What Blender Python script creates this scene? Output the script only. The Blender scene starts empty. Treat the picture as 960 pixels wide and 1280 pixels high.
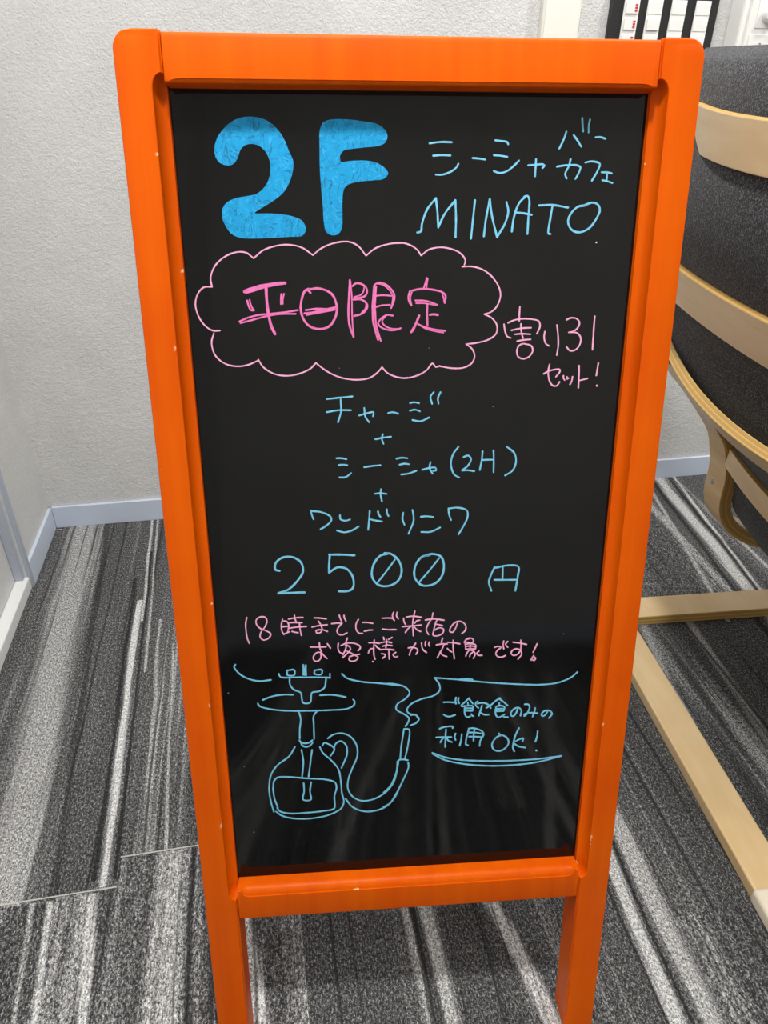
import bpy, math, random
from mathutils import Matrix, Vector
from mathutils.geometry import tessellate_polygon

random.seed(7)
S = bpy.context.scene
COL = S.collection

# ---------------------------------------------------------------- camera
CAM_H = 0.9828
PITCH, ROLL = 0.56148, 0.01451
cp, sp, cr, sr = math.cos(PITCH), math.sin(PITCH), math.cos(ROLL), math.sin(ROLL)
fwd = Vector((0, cp, -sp)); up0 = Vector((0, sp, cp)); right0 = Vector((1, 0, 0))
rgt = right0 * cr + up0 * sr
upv = -right0 * sr + up0 * cr
cam_data = bpy.data.cameras.new('camera')
cam = bpy.data.objects.new('camera', cam_data); COL.objects.link(cam)
cam_data.sensor_fit = 'VERTICAL'; cam_data.sensor_height = 36; cam_data.lens = 25.308
cam_data.clip_start = 0.02
m = Matrix((rgt, upv, -fwd)).transposed().to_4x4(); m.translation = (0, 0, CAM_H)
cam.matrix_world = m
S.camera = cam

# ---------------------------------------------------------------- world, lights, exposure
w = bpy.data.worlds.new('world'); S.world = w; w.use_nodes = True
w.node_tree.nodes['Background'].inputs[0].default_value = (0.9, 0.95, 1, 1)
w.node_tree.nodes['Background'].inputs[1].default_value = 0.05
S.view_settings.view_transform = 'Standard'
S.view_settings.look = 'None'
S.view_settings.gamma = 1
S.view_settings.use_curve_mapping = False
S.view_settings.exposure = 0.0
ROOM = 0.184811                 # yaw of the room
CEIL = 2.3
rc, rs = math.cos(ROOM), math.sin(ROOM)
def room(x, y, z=0): return Vector((rc * x - rs * y, rs * x + rc * y, z))
LAMPS = [(0.02, 0.22, 32), (0.60, 1.05, 10), (1.60, 0.95, 18), (1.20, -0.40, 8)]
for lx, ly, lw in LAMPS:
    ld = bpy.data.lights.new('ceiling_lamp_light', 'AREA')
    ld.shape = 'DISK'; ld.size = 0.16; ld.energy = lw; ld.color = (1.0, 0.985, 0.965)
    lo = bpy.data.objects.new('ceiling_lamp_light', ld); COL.objects.link(lo)
    lo.location = room(lx, ly, CEIL - 0.03)

# ---------------------------------------------------------------- node helpers
def mat(name):
    m = bpy.data.materials.new(name); m.use_nodes = True
    nt = m.node_tree
    return m, nt, nt.nodes['Principled BSDF']
def nd(nt, typ, **kw):
    n = nt.nodes.new(typ)
    for k, v in kw.items():
        if k in ('operation', 'blend_type', 'data_type', 'feature', 'noise_dimensions', 'wave_type', 'bands_direction', 'samples', 'interpolation_type'):
            setattr(n, k, v)
        else:
            n.inputs[k].default_value = v
    return n
def ramp(nt, fac, stops, interp='LINEAR'):
    n = nt.nodes.new('ShaderNodeValToRGB'); n.color_ramp.interpolation = interp
    el = n.color_ramp.elements
    while len(el) < len(stops): el.new(0.5)
    for e, (p, c) in zip(el, stops):
        e.position = p; e.color = c if len(c) == 4 else (*c, 1)
    nt.links.new(fac, n.inputs[0]); return n.outputs[0]
def coords(nt, kind='Object', scale=(1, 1, 1), loc=(0, 0, 0)):
    tc = nt.nodes.new('ShaderNodeTexCoord'); mp = nt.nodes.new('ShaderNodeMapping')
    mp.inputs['Scale'].default_value = scale; mp.inputs['Location'].default_value = loc
    nt.links.new(tc.outputs[kind], mp.inputs[0]); return mp.outputs[0]
def noise(nt, vec, scale, detail=2, rough=0.5):
    n = nt.nodes.new('ShaderNodeTexNoise'); n.inputs['Scale'].default_value = scale
    n.inputs['Detail'].default_value = detail; n.inputs['Roughness'].default_value = rough
    nt.links.new(vec, n.inputs['Vector']); return n.outputs['Fac']
def math_n(nt, op, a, b=None, clamp=False):
    n = nt.nodes.new('ShaderNodeMath'); n.operation = op; n.use_clamp = clamp
    for i, v in enumerate((a, b)):
        if v is None: continue
        if isinstance(v, (int, float)): n.inputs[i].default_value = v
        else: nt.links.new(v, n.inputs[i])
    return n.outputs[0]
def mixc(nt, fac, a, b, mode='MIX'):
    n = nt.nodes.new('ShaderNodeMix'); n.data_type = 'RGBA'; n.blend_type = mode
    for sock, v in ((n.inputs[0], fac), (n.inputs[6], a), (n.inputs[7], b)):
        if isinstance(v, (int, float)): sock.default_value = v
        elif isinstance(v, tuple): sock.default_value = v if len(v) == 4 else (*v, 1)
        else: nt.links.new(v, sock)
    return n.outputs[2]
def bump(nt, bsdf, h, strength, dist):
    n = nt.nodes.new('ShaderNodeBump'); n.inputs['Strength'].default_value = strength
    n.inputs['Distance'].default_value = dist
    nt.links.new(h, n.inputs['Height']); nt.links.new(n.outputs[0], bsdf.inputs['Normal'])
def plain(name, col, rough=0.5, **kw):
    m, nt, b = mat(name)
    b.inputs['Base Color'].default_value = (*col, 1); b.inputs['Roughness'].default_value = rough
    for k, v in kw.items(): b.inputs[k.replace('_', ' ')].default_value = v
    return m
def srgb(r, g, b):
    f = lambda c: (c / 255 / 12.92) if c / 255 <= 0.04045 else ((c / 255 + 0.055) / 1.055) ** 2.4
    return (f(r), f(g), f(b))

# ---------------------------------------------------------------- materials
def m_wall():
    m, nt, b = mat('textured grey wallpaper')
    v = coords(nt)
    big = noise(nt, v, 5, 3, 0.6)
    fine = noise(nt, v, 260, 3, 0.6)
    c = ramp(nt, big, [(0.3, (0.56, 0.56, 0.55)), (0.7, (0.65, 0.65, 0.64))])
    c = mixc(nt, math_n(nt, 'MULTIPLY', ramp(nt, fine, [(0.35, (0, 0, 0)), (0.75, (1, 1, 1))]), 0.25), c, (0.78, 0.775, 0.755))
    nt.links.new(c, b.inputs['Base Color']); b.inputs['Roughness'].default_value = 0.85
    bump(nt, b, math_n(nt, 'ADD', fine, math_n(nt, 'MULTIPLY', noise(nt, v, 90, 2), 0.7)), 0.55, 0.0035)
    return m
STREAKS = [(-0.425, -0.045, 0.038, 1.0, 0.622, 1.7, 0.62), (-0.284, -0.03, 0.0065, 1.0, 0.63, 1.27, 1.0), (-0.272, -0.035, 0.003, 1.0, 1.2, 1.7, 0.8),
           (-0.256, -0.04, 0.003, 1.0, 1.05, 1.7, 0.7), (-0.235, -0.04, 0.004, 1.0, 0.67, 1.2, 0.6), (-0.205, -0.04, 0.003, 1.0, 0.67, 1.1, 0.7),
           (-0.297, -0.03, 0.0045, 1.0, 0.64, 1.35, -0.9), (-0.268, -0.03, 0.003, 1.0, 0.64, 1.45, -0.9), (-0.362, -0.06, 0.007, 1.0, 0.62, 1.6, -0.6),
           (-0.279, -0.09, 0.008, 0.53, -1, 0.622, 0.9), (-0.332, -0.09, 0.005, 0.51, -1, 0.622, 0.9), (-0.355, -0.09, 0.004, 0.51, -1, 0.622, 0.6), (-0.181, 0.0, 0.015, 0.5, -1, 0.668, 0.7), (-0.151, 0.0, 0.004, 0.5, -1, 0.668, -0.8),
           (1.05, 0.10, 0.016, 1.3, 0.8, 1.7, 0.95), (1.09, 0.14, 0.005, 1.35, 1.0, 1.7, 0.9), (0.99, 0.2, 0.006, 1.35, 1.0, 1.7, 0.7), (1.073, 0.12, 0.005, 1.3, 0.9, 1.7, -0.9), (1.02, 0.12, 0.006, 1.3, 0.9, 1.7, -0.8),
           (0.70, 0.165, 0.011, 0.8, 0.3, 1.1, 0.6), (0.826, 0.1, 0.011, 0.88, 0.3, 1.1, 0.6), (0.76, 0.14, 0.02, 0.85, 0.3, 1.1, -0.6),
           (0.438, 0.05, 0.011, 0.43, -1, 0.63, 0.9), (0.478, 0.02, 0.016, 0.43, -1, 0.63, 0.75), (0.455, 0.03, 0.003, 0.43, -1, 0.63, -0.9),
           (0.164, -0.03, 0.011, 0.43, -1, 0.6, 0.75), (0.137, -0.03, 0.006, 0.43, -1, 0.6, 0.6), (0.270, -0.2, 0.012, 0.44, -1, 0.6, 0.85), (-0.07, -0.13, 0.012, 0.48, -1, 0.6, 0.9), (0.150, -0.03, 0.006, 0.43, -1, 0.6, -0.7)]
def m_carpet():
    m, nt, b = mat('streaked grey carpet planks')
    L = nt.links
    v = coords(nt)
    sep = nt.nodes.new('ShaderNodeSeparateXYZ'); L.new(v, sep.inputs[0])
    X, Y = sep.outputs[0], sep.outputs[1]
    # 25 cm x 1 m planks, each with its own piece of the streak pattern
    ix = math_n(nt, 'FLOOR', math_n(nt, 'DIVIDE', math_n(nt, 'ADD', X, 0.255), 0.25))
    off = math_n(nt, 'FRACT', math_n(nt, 'ADD', math_n(nt, 'MULTIPLY', ix, -0.045), math_n(nt, 'MULTIPLY', math_n(nt, 'MAXIMUM', ix, 0.0), 0.45)))
    yy = math_n(nt, 'ADD', math_n(nt, 'SUBTRACT', Y, 0.67), off)
    iy = math_n(nt, 'FLOOR', yy)
    seed = math_n(nt, 'ADD', math_n(nt, 'MULTIPLY', ix, 0.0), math_n(nt, 'MULTIPLY', iy, 5.31))
    def vec(sx, sy, add):
        c = nt.nodes.new('ShaderNodeCombineXYZ')
        L.new(math_n(nt, 'ADD', math_n(nt, 'MULTIPLY', X, sx), math_n(nt, 'ADD', seed, add)), c.inputs[0])
        L.new(math_n(nt, 'MULTIPLY', Y, sy), c.inputs[1]); L.new(seed, c.inputs[2])
        return c.outputs[0]
    warp = noise(nt, vec(6, 5, 3), 1, 2)
    X2 = math_n(nt, 'ADD', X, math_n(nt, 'MULTIPLY', math_n(nt, 'SUBTRACT', warp, 0.5), 0.012))
    def vec2(sx, sy, add):
        c = nt.nodes.new('ShaderNodeCombineXYZ')
        L.new(math_n(nt, 'ADD', math_n(nt, 'MULTIPLY', X2, sx), math_n(nt, 'ADD', seed, add)), c.inputs[0])
        L.new(math_n(nt, 'MULTIPLY', Y, sy), c.inputs[1]); L.new(seed, c.inputs[2])
        return c.outputs[0]
    broad = noise(nt, vec2(11, 0.35, 0), 1, 1, 0.5)
    mid = noise(nt, vec2(44, 0.8, 11), 1, 2, 0.6)
    thin = noise(nt, vec2(150, 1.8, 23), 1, 2, 0.6)
    dline = noise(nt, vec2(95, 0.9, 41), 1, 1, 0.5)
    tuft = noise(nt, vec(400, 190, 0), 1, 3, 0.85)
    grain = noise(nt, vec(760, 560, 0), 1, 1, 0.5)
    p = math_n(nt, 'ADD', math_n(nt, 'MULTIPLY', broad, 0.9), math_n(nt, 'ADD', math_n(nt, 'MULTIPLY', mid, 0.75), math_n(nt, 'MULTIPLY', thin, 0.5)))
    p = math_n(nt, 'DIVIDE', p, 2.15)
    pale = ramp(nt, p, [(0.49, (0, 0, 0)), (0.545, (0.2,) * 3), (0.585, (0.6,) * 3), (0.64, (1, 1, 1))])
    # the streaks woven into the planks around the sign: x at y0, slope, half width, y0, from y, to y, strength
    pale = math_n(nt, 'MULTIPLY', pale, 0.5)
    darks = None
    for xc, sl, hw_, y0, ya, yb, st in STREAKS:
        d = math_n(nt, 'ABSOLUTE', math_n(nt, 'SUBTRACT', math_n(nt, 'ADD', X2, math_n(nt, 'MULTIPLY', math_n(nt, 'SUBTRACT', Y, y0), -sl)), xc))
        rag = math_n(nt, 'MULTIPLY', math_n(nt, 'SUBTRACT', math_n(nt, 'ADD', math_n(nt, 'MULTIPLY', thin, 0.6), math_n(nt, 'MULTIPLY', tuft, 0.4)), 0.5), hw_ * 3.2)
        g = math_n(nt, 'SUBTRACT', 1.0, math_n(nt, 'DIVIDE', math_n(nt, 'SUBTRACT', math_n(nt, 'ADD', d, rag), hw_ * 0.55), hw_ * 0.7), True)
        g = math_n(nt, 'MINIMUM', g, 1.0)
        g = math_n(nt, 'MULTIPLY', g, math_n(nt, 'MULTIPLY', math_n(nt, 'GREATER_THAN', Y, ya), math_n(nt, 'LESS_THAN', Y, yb)))
        g = math_n(nt, 'MULTIPLY', g, abs(st) * (0.72 if st > 0 else 0.9))
        if st > 0: pale = math_n(nt, 'MAXIMUM', pale, g)
        else: darks = g if darks is None else math_n(nt, 'MAXIMUM', darks, g)
    sp = math_n(nt, 'ADD', math_n(nt, 'MULTIPLY', tuft, 0.7), math_n(nt, 'MULTIPLY', grain, 0.3))
    k = math_n(nt, 'ADD', math_n(nt, 'MULTIPLY', math_n(nt, 'SUBTRACT', sp, 0.462), 2.9), math_n(nt, 'MULTIPLY', pale, 0.72))
    c = ramp(nt, k, [(0.0, (0.030, 0.030, 0.031)), (0.10, (0.075, 0.075, 0.076)), (0.26, (0.15, 0.15, 0.15)), (0.50, (0.42, 0.42, 0.415)), (0.80, (0.88, 0.88, 0.86))])
    dk = ramp(nt, dline, [(0.30, (1, 1, 1)), (0.39, (0, 0, 0))])
    c = mixc(nt, math_n(nt, 'MULTIPLY', dk, 0.75), c, (0.02, 0.02, 0.021))
    c = mixc(nt, darks, c, (0.016, 0.016, 0.017))
    # pale seam threads at plank ends
    fy = math_n(nt, 'FRACT', yy)
    near = math_n(nt, 'LESS_THAN', math_n(nt, 'ABSOLUTE', math_n(nt, 'SUBTRACT', fy, 0.002)), 0.001)
    gate = math_n(nt, 'LESS_THAN', ix, 0.5)
    c = mixc(nt, math_n(nt, 'MULTIPLY', near, gate), c, (0.55, 0.54, 0.5))
    L.new(c, b.inputs['Base Color']); b.inputs['Roughness'].default_value = 0.95
    b.inputs['Specular IOR Level'].default_value = 0.15
    bump(nt, b, math_n(nt, 'ADD', tuft, grain), 0.6, 0.004)
    return m
def m_stain():
    m, nt, b = mat('orange stained varnished wood')
    L = nt.links
    v = coords(nt, scale=(60, 60, 3))
    g = noise(nt, v, 1, 4, 0.6)
    v2 = coords(nt, scale=(3, 30, 60))
    cloud = noise(nt, coords(nt), 9, 2, 0.5)
    c = ramp(nt, math_n(nt, 'ADD', math_n(nt, 'MULTIPLY', g, 0.5), math_n(nt, 'MULTIPLY', cloud, 0.5)),
             [(0.35, (0.64, 0.076, 0.0002)), (0.65, (0.74, 0.115, 0.0004))])
    # paint rubbed off along sharp edges
    bv = nt.nodes.new('ShaderNodeBevel'); bv.samples = 6; bv.inputs['Radius'].default_value = 0.0035
    geo = nt.nodes.new('ShaderNodeNewGeometry')
    dot = nt.nodes.new('ShaderNodeVectorMath'); dot.operation = 'DOT_PRODUCT'
    L.new(bv.outputs[0], dot.inputs[0]); L.new(geo.outputs['True Normal'], dot.inputs[1])
    edge = math_n(nt, 'LESS_THAN', dot.outputs['Value'], 0.975)
    wear = math_n(nt, 'GREATER_THAN', noise(nt, coords(nt), 42, 3, 0.6), 0.685)
    c = mixc(nt, math_n(nt, 'MULTIPLY', edge, wear), c, (0.80, 0.58, 0.33))
    L.new(c, b.inputs['Base Color'])
    b.inputs['Roughness'].default_value = 0.4
    b.inputs['Specular IOR Level'].default_value = 0.10
    b.inputs['Coat Weight'].default_value = 0.0; b.inputs['Coat Roughness'].default_value = 0.2
    b.inputs['Coat IOR'].default_value = 1.45
    bump(nt, b, g, 0.05, 0.001)
    return m
def m_panel():
    m, nt, b = mat('glossy black marker board')
    L = nt.links
    b.inputs['Base Color'].default_value = (0.0035, 0.0035, 0.0035, 1)
    n = noise(nt, coords(nt, scale=(4, 4, 9)), 1.5, 4, 0.65)
    L.new(ramp(nt, n, [(0.4, (0.045,) * 3), (0.75, (0.11,) * 3)]), b.inputs['Roughness'])
    b.inputs['IOR'].default_value = 1.39
    return m
def m_birch():
    m, nt, b = mat('pale birch veneer')
    v = coords(nt, scale=(14, 4, 30))
    n = noise(nt, v, 1, 4, 0.6)
    c = ramp(nt, n, [(0.3, srgb(214, 180, 128)), (0.7, srgb(232, 204, 158))])
    nt.links.new(c, b.inputs['Base Color']); b.inputs['Roughness'].default_value = 0.38
    b.inputs['Coat Weight'].default_value = 0.25; b.inputs['Coat Roughness'].default_value = 0.25
    return m
def m_ply():
    m, nt, b = mat('layered birch plywood edge')
    uv = nt.nodes.new('ShaderNodeUVMap')
    sep = nt.nodes.new('ShaderNodeSeparateXYZ'); nt.links.new(uv.outputs[0], sep.inputs[0])
    t = math_n(nt, 'FRACT', math_n(nt, 'MULTIPLY', sep.outputs[1], 2.5))
    n = noise(nt, coords(nt, scale=(30, 30, 30)), 1, 3)
    c1 = ramp(nt, t, [(0.0, srgb(172, 132, 76)), (0.12, srgb(206, 168, 92)), (0.5, srgb(222, 188, 112)), (0.56, srgb(186, 146, 84)), (1.0, srgb(200, 160, 96))])
    c = mixc(nt, math_n(nt, 'MULTIPLY', n, 0.35), c1, srgb(160, 118, 60))
    nt.links.new(c, b.inputs['Base Color']); b.inputs['Roughness'].default_value = 0.45
    return m
def m_fabric():
    m, nt, b = mat('charcoal woven fabric')
    v = coords(nt)
    n = noise(nt, v, 420, 2, 0.8); n2 = noise(nt, v, 9, 3)
    c = ramp(nt, n, [(0.38, (0.006, 0.006, 0.007)), (0.51, (0.017, 0.018, 0.020)), (0.65, (0.17, 0.175, 0.19))])
    c = mixc(nt, math_n(nt, 'MULTIPLY', n2, 0.4), c, (0.02, 0.02, 0.022))
    nt.links.new(c, b.inputs['Base Color']); b.inputs['Roughness'].default_value = 0.9
    b.inputs['Sheen Weight'].default_value = 0.15; b.inputs['Sheen Roughness'].default_value = 0.5
    b.inputs['Specular IOR Level'].default_value = 0.2
    bump(nt, b, n, 0.5, 0.003)
    return m
def m_ink(name, col, dark=None):
    m, nt, b = mat(name)
    if dark:
        # scribbled marker fill: overlapping hatch strokes with thin dark gaps
        def hatch(sc, add, wid):
            nz = nt.nodes.new('ShaderNodeTexNoise'); nz.inputs['Scale'].default_value = 1; nz.inputs['Detail'].default_value = 2; nz.inputs['Distortion'].default_value = 0.6
            nt.links.new(coords(nt, scale=sc, loc=add), nz.inputs['Vector'])
            d = math_n(nt, 'ABSOLUTE', math_n(nt, 'SUBTRACT', nz.outputs['Fac'], 0.5))
            return ramp(nt, d, [(0.0, (1, 1, 1)), (wid, (0, 0, 0))])
        gate = ramp(nt, noise(nt, coords(nt), 55, 2), [(0.42, (0, 0, 0)), (0.58, (1, 1, 1))])
        c = mixc(nt, noise(nt, coords(nt, scale=(160, 20, 90)), 1, 2), tuple(x * 0.85 for x in col), tuple(min(1, x * 1.12) for x in col))
        c = mixc(nt, math_n(nt, 'MULTIPLY', hatch((170, 20, 60), (0, 0, 0), 0.035), math_n(nt, 'MULTIPLY', gate, 0.75)), c, dark)
        c = mixc(nt, math_n(nt, 'MULTIPLY', hatch((60, 20, 190), (3, 1, 2), 0.03), math_n(nt, 'MULTIPLY', math_n(nt, 'SUBTRACT', 1.0, gate), 0.75)), c, dark)
        c = mixc(nt, math_n(nt, 'MULTIPLY', hatch((120, 20, 120), (7, 3, 5), 0.02), 0.35), c, tuple(min(1, x * 1.6 + 0.08) for x in col))
        nt.links.new(c, b.inputs['Base Color'])
    else:
        v = coords(nt)
        c = ramp(nt, noise(nt, v, 300, 2), [(0.3, tuple(x * 0.82 for x in col)), (0.6, col)])
        nt.links.new(c, b.inputs['Base Color'])
    b.inputs['Roughness'].default_value = 0.6
    b.inputs['Specular IOR Level'].default_value = 0.3
    return m
M = dict(
    wall=m_wall(), carpet=m_carpet(), stain=m_stain(), panel=m_panel(), birch=m_birch(), ply=m_ply(), fabric=m_fabric(),
    ceiling=plain('white ceiling board', (0.8, 0.8, 0.78), 0.9),
    base=plain('blue grey vinyl skirting', srgb(198, 208, 223), 0.45),
    white=plain('white plastic', (0.80, 0.80, 0.77), 0.4),
    duct=plain('cream cable duct', (0.80, 0.79, 0.72), 0.45),
    pale=plain('white painted strip', (0.78, 0.79, 0.78), 0.5),
    alu=plain('grey blue joint strip', srgb(172, 180, 192), 0.4),
    black=plain('matt black plate', (0.012, 0.012, 0.013), 0.5),
    red=plain('red indicator', (0.6, 0.02, 0.03), 0.4),
    dark=plain('dark gap', (0.03, 0.03, 0.03), 0.7),
    steel=plain('brushed steel', (0.55, 0.55, 0.55), 0.35, Metallic=1.0),
    felt=plain('cream felt sleeve', (0.80, 0.72, 0.56), 0.8),
    rubber=plain('black rubber', (0.02, 0.02, 0.02), 0.7),
    blue=m_ink('pale blue marker', srgb(120, 196, 226)), pink=m_ink('pale pink marker', srgb(240, 170, 205)),
    hotpink=m_ink('strong pink marker', srgb(230, 116, 178)), fill=m_ink('bright blue marker fill', srgb(14, 150, 206), srgb(8, 82, 122)),
    chalk=plain('white speck', (0.7, 0.7, 0.68), 0.8),
)
lamp_m, _nt, _b = mat('lit lamp diffuser')
_b.inputs['Emission Color'].default_value = (1, 0.97, 0.93, 1); _b.inputs['Emission Strength'].default_value = 4
M['lamp'] = lamp_m

# ---------------------------------------------------------------- mesh helpers
class MB:
    def __init__(self): self.v = []; self.f = []; self.mi = []; self.uv = []
    def face(self, idx, mi=0, uv=None):
        self.f.append(tuple(idx)); self.mi.append(mi); self.uv.append(uv)
    def add(self, pts):
        i = len(self.v); self.v += [tuple(p) for p in pts]; return i
    def box(self, a, b, mi=0):
        (x0, y0, z0), (x1, y1, z1) = a, b
        i = self.add([(x0, y0, z0), (x1, y0, z0), (x1, y1, z0), (x0, y1, z0), (x0, y0, z1), (x1, y0, z1), (x1, y1, z1), (x0, y1, z1)])
        for q in ((0, 3, 2, 1), (4, 5, 6, 7), (0, 1, 5, 4), (1, 2, 6, 5), (2, 3, 7, 6), (3, 0, 4, 7)): self.face([i + k for k in q], mi)
        return self
    def rings(self, rings, closed=True, cap=True, mi=None, uvv=None):
        n = len(rings[0]); base = [self.add(r) for r in rings]
        for j in range(len(rings) - 1):
            a, b = base[j], base[j + 1]
            for k in range(n if closed else n - 1):
                k2 = (k + 1) % n
                u = None
                if uvv: u = [(j, uvv[k][0]), (j, uvv[k][1]), (j + 1, uvv[k][1]), (j + 1, uvv[k][0])]
                self.face((a + k, a + k2, b + k2, b + k), mi[k] if mi else 0, u)
        if cap:
            self.face([base[0] + k for k in range(n)][::-1], 0); self.face([base[-1] + k for k in range(n)], 0)
        return self
    def disc(self, c, ax, r0, r1, h, n=24, mi=0):
        ax = Vector(ax).normalized(); t = ax.orthogonal().normalized(); b = ax.cross(t); c = Vector(c)
        R0 = [c + (t * math.cos(6.28319 * k / n) + b * math.sin(6.28319 * k / n)) * r0 for k in range(n)]
        R1 = [c + ax * h + (t * math.cos(6.28319 * k / n) + b * math.sin(6.28319 * k / n)) * r1 for k in range(n)]
        return self.rings([R0, R1])
    def build(self, name, mats, parent=None, bevel=0, angle=35, smooth=True):
        me = bpy.data.meshes.new(name); me.from_pydata(self.v, [], self.f)
        if not isinstance(mats, (list, tuple)): mats = [mats]
        for q in mats: me.materials.append(q)
        for p, k in zip(me.polygons, self.mi): p.material_index = k
        if any(u for u in self.uv):
            ul = me.uv_layers.new(name='UVMap')
            for p, u in zip(me.polygons, self.uv):
                if u:
                    for li, q in zip(p.loop_indices, u): ul.data[li].uv = q
        import bmesh
        bm = bmesh.new(); bm.from_mesh(me); bmesh.ops.recalc_face_normals(bm, faces=bm.faces); bm.to_mesh(me); bm.free()
        if smooth:
            for p in me.polygons: p.use_smooth = True
            me.set_sharp_from_angle(angle=math.radians(angle))
        o = bpy.data.objects.new(name, me); COL.objects.link(o)
        if parent: o.parent = parent
        if bevel:
            bv = o.modifiers.new('bevel', 'BEVEL'); bv.width = bevel; bv.segments = 3; bv.limit_method = 'ANGLE'; bv.angle_limit = math.radians(40)
            bv.harden_normals = False
        return o
def empty(name, label, cat, matrix=None, group=None):
    o = bpy.data.objects.new(name, None); COL.objects.link(o); o.empty_display_size = 0.1
    if matrix is not None: o.matrix_world = matrix
    o['label'] = label; o['category'] = cat
    if group: o['group'] = group
    return o
def tag(o, label, cat, group=None):
    o['label'] = label; o['category'] = cat
    if group: o['group'] = group
    return o
ROOM_M = Matrix.Rotation(ROOM, 4, 'Z')
def struct(name, mb, m, label=None, **kw):
    o = mb.build(name, m, **kw); o.matrix_world = ROOM_M; o['kind'] = 'structure'
    if label: o['label'] = label
    return o
def catmull(P, step):
    P = [Vector(p) for p in P]
    if len(P) < 3:
        out = []
        n = max(2, int((P[-1] - P[0]).length / step) + 1)
        return [P[0].lerp(P[-1], i / (n - 1)) for i in range(n)]
    closed = (P[0] - P[-1]).length < 1e-6
    out = []
    for i in range(len(P) - 1):
        p1, p2 = P[i], P[i + 1]
        p0 = P[i - 1] if i > 0 else (P[-2] if closed else p1 * 2 - p2)
        p3 = P[i + 2] if i + 2 < len(P) else (P[1] if closed else p2 * 2 - p1)
        d1, d2, d3 = [max(1e-6, (b - a).length) ** 0.5 for a, b in ((p0, p1), (p1, p2), (p2, p3))]
        m1 = (p1 - p0) / d1 - (p2 - p0) / (d1 + d2) + (p2 - p1) / d2
        m2 = (p2 - p1) / d2 - (p3 - p1) / (d2 + d3) + (p3 - p2) / d3
        m1 *= d2; m2 *= d2
        n = max(1, int((p2 - p1).length / step))
        for k in range(n):
            t = k / n; t2 = t * t; t3 = t2 * t
            out.append(p1 * (2 * t3 - 3 * t2 + 1) + m1 * (t3 - 2 * t2 + t) + p2 * (-2 * t3 + 3 * t2) + m2 * (t3 - t2))
    out.append(P[-1]); return out
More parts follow.
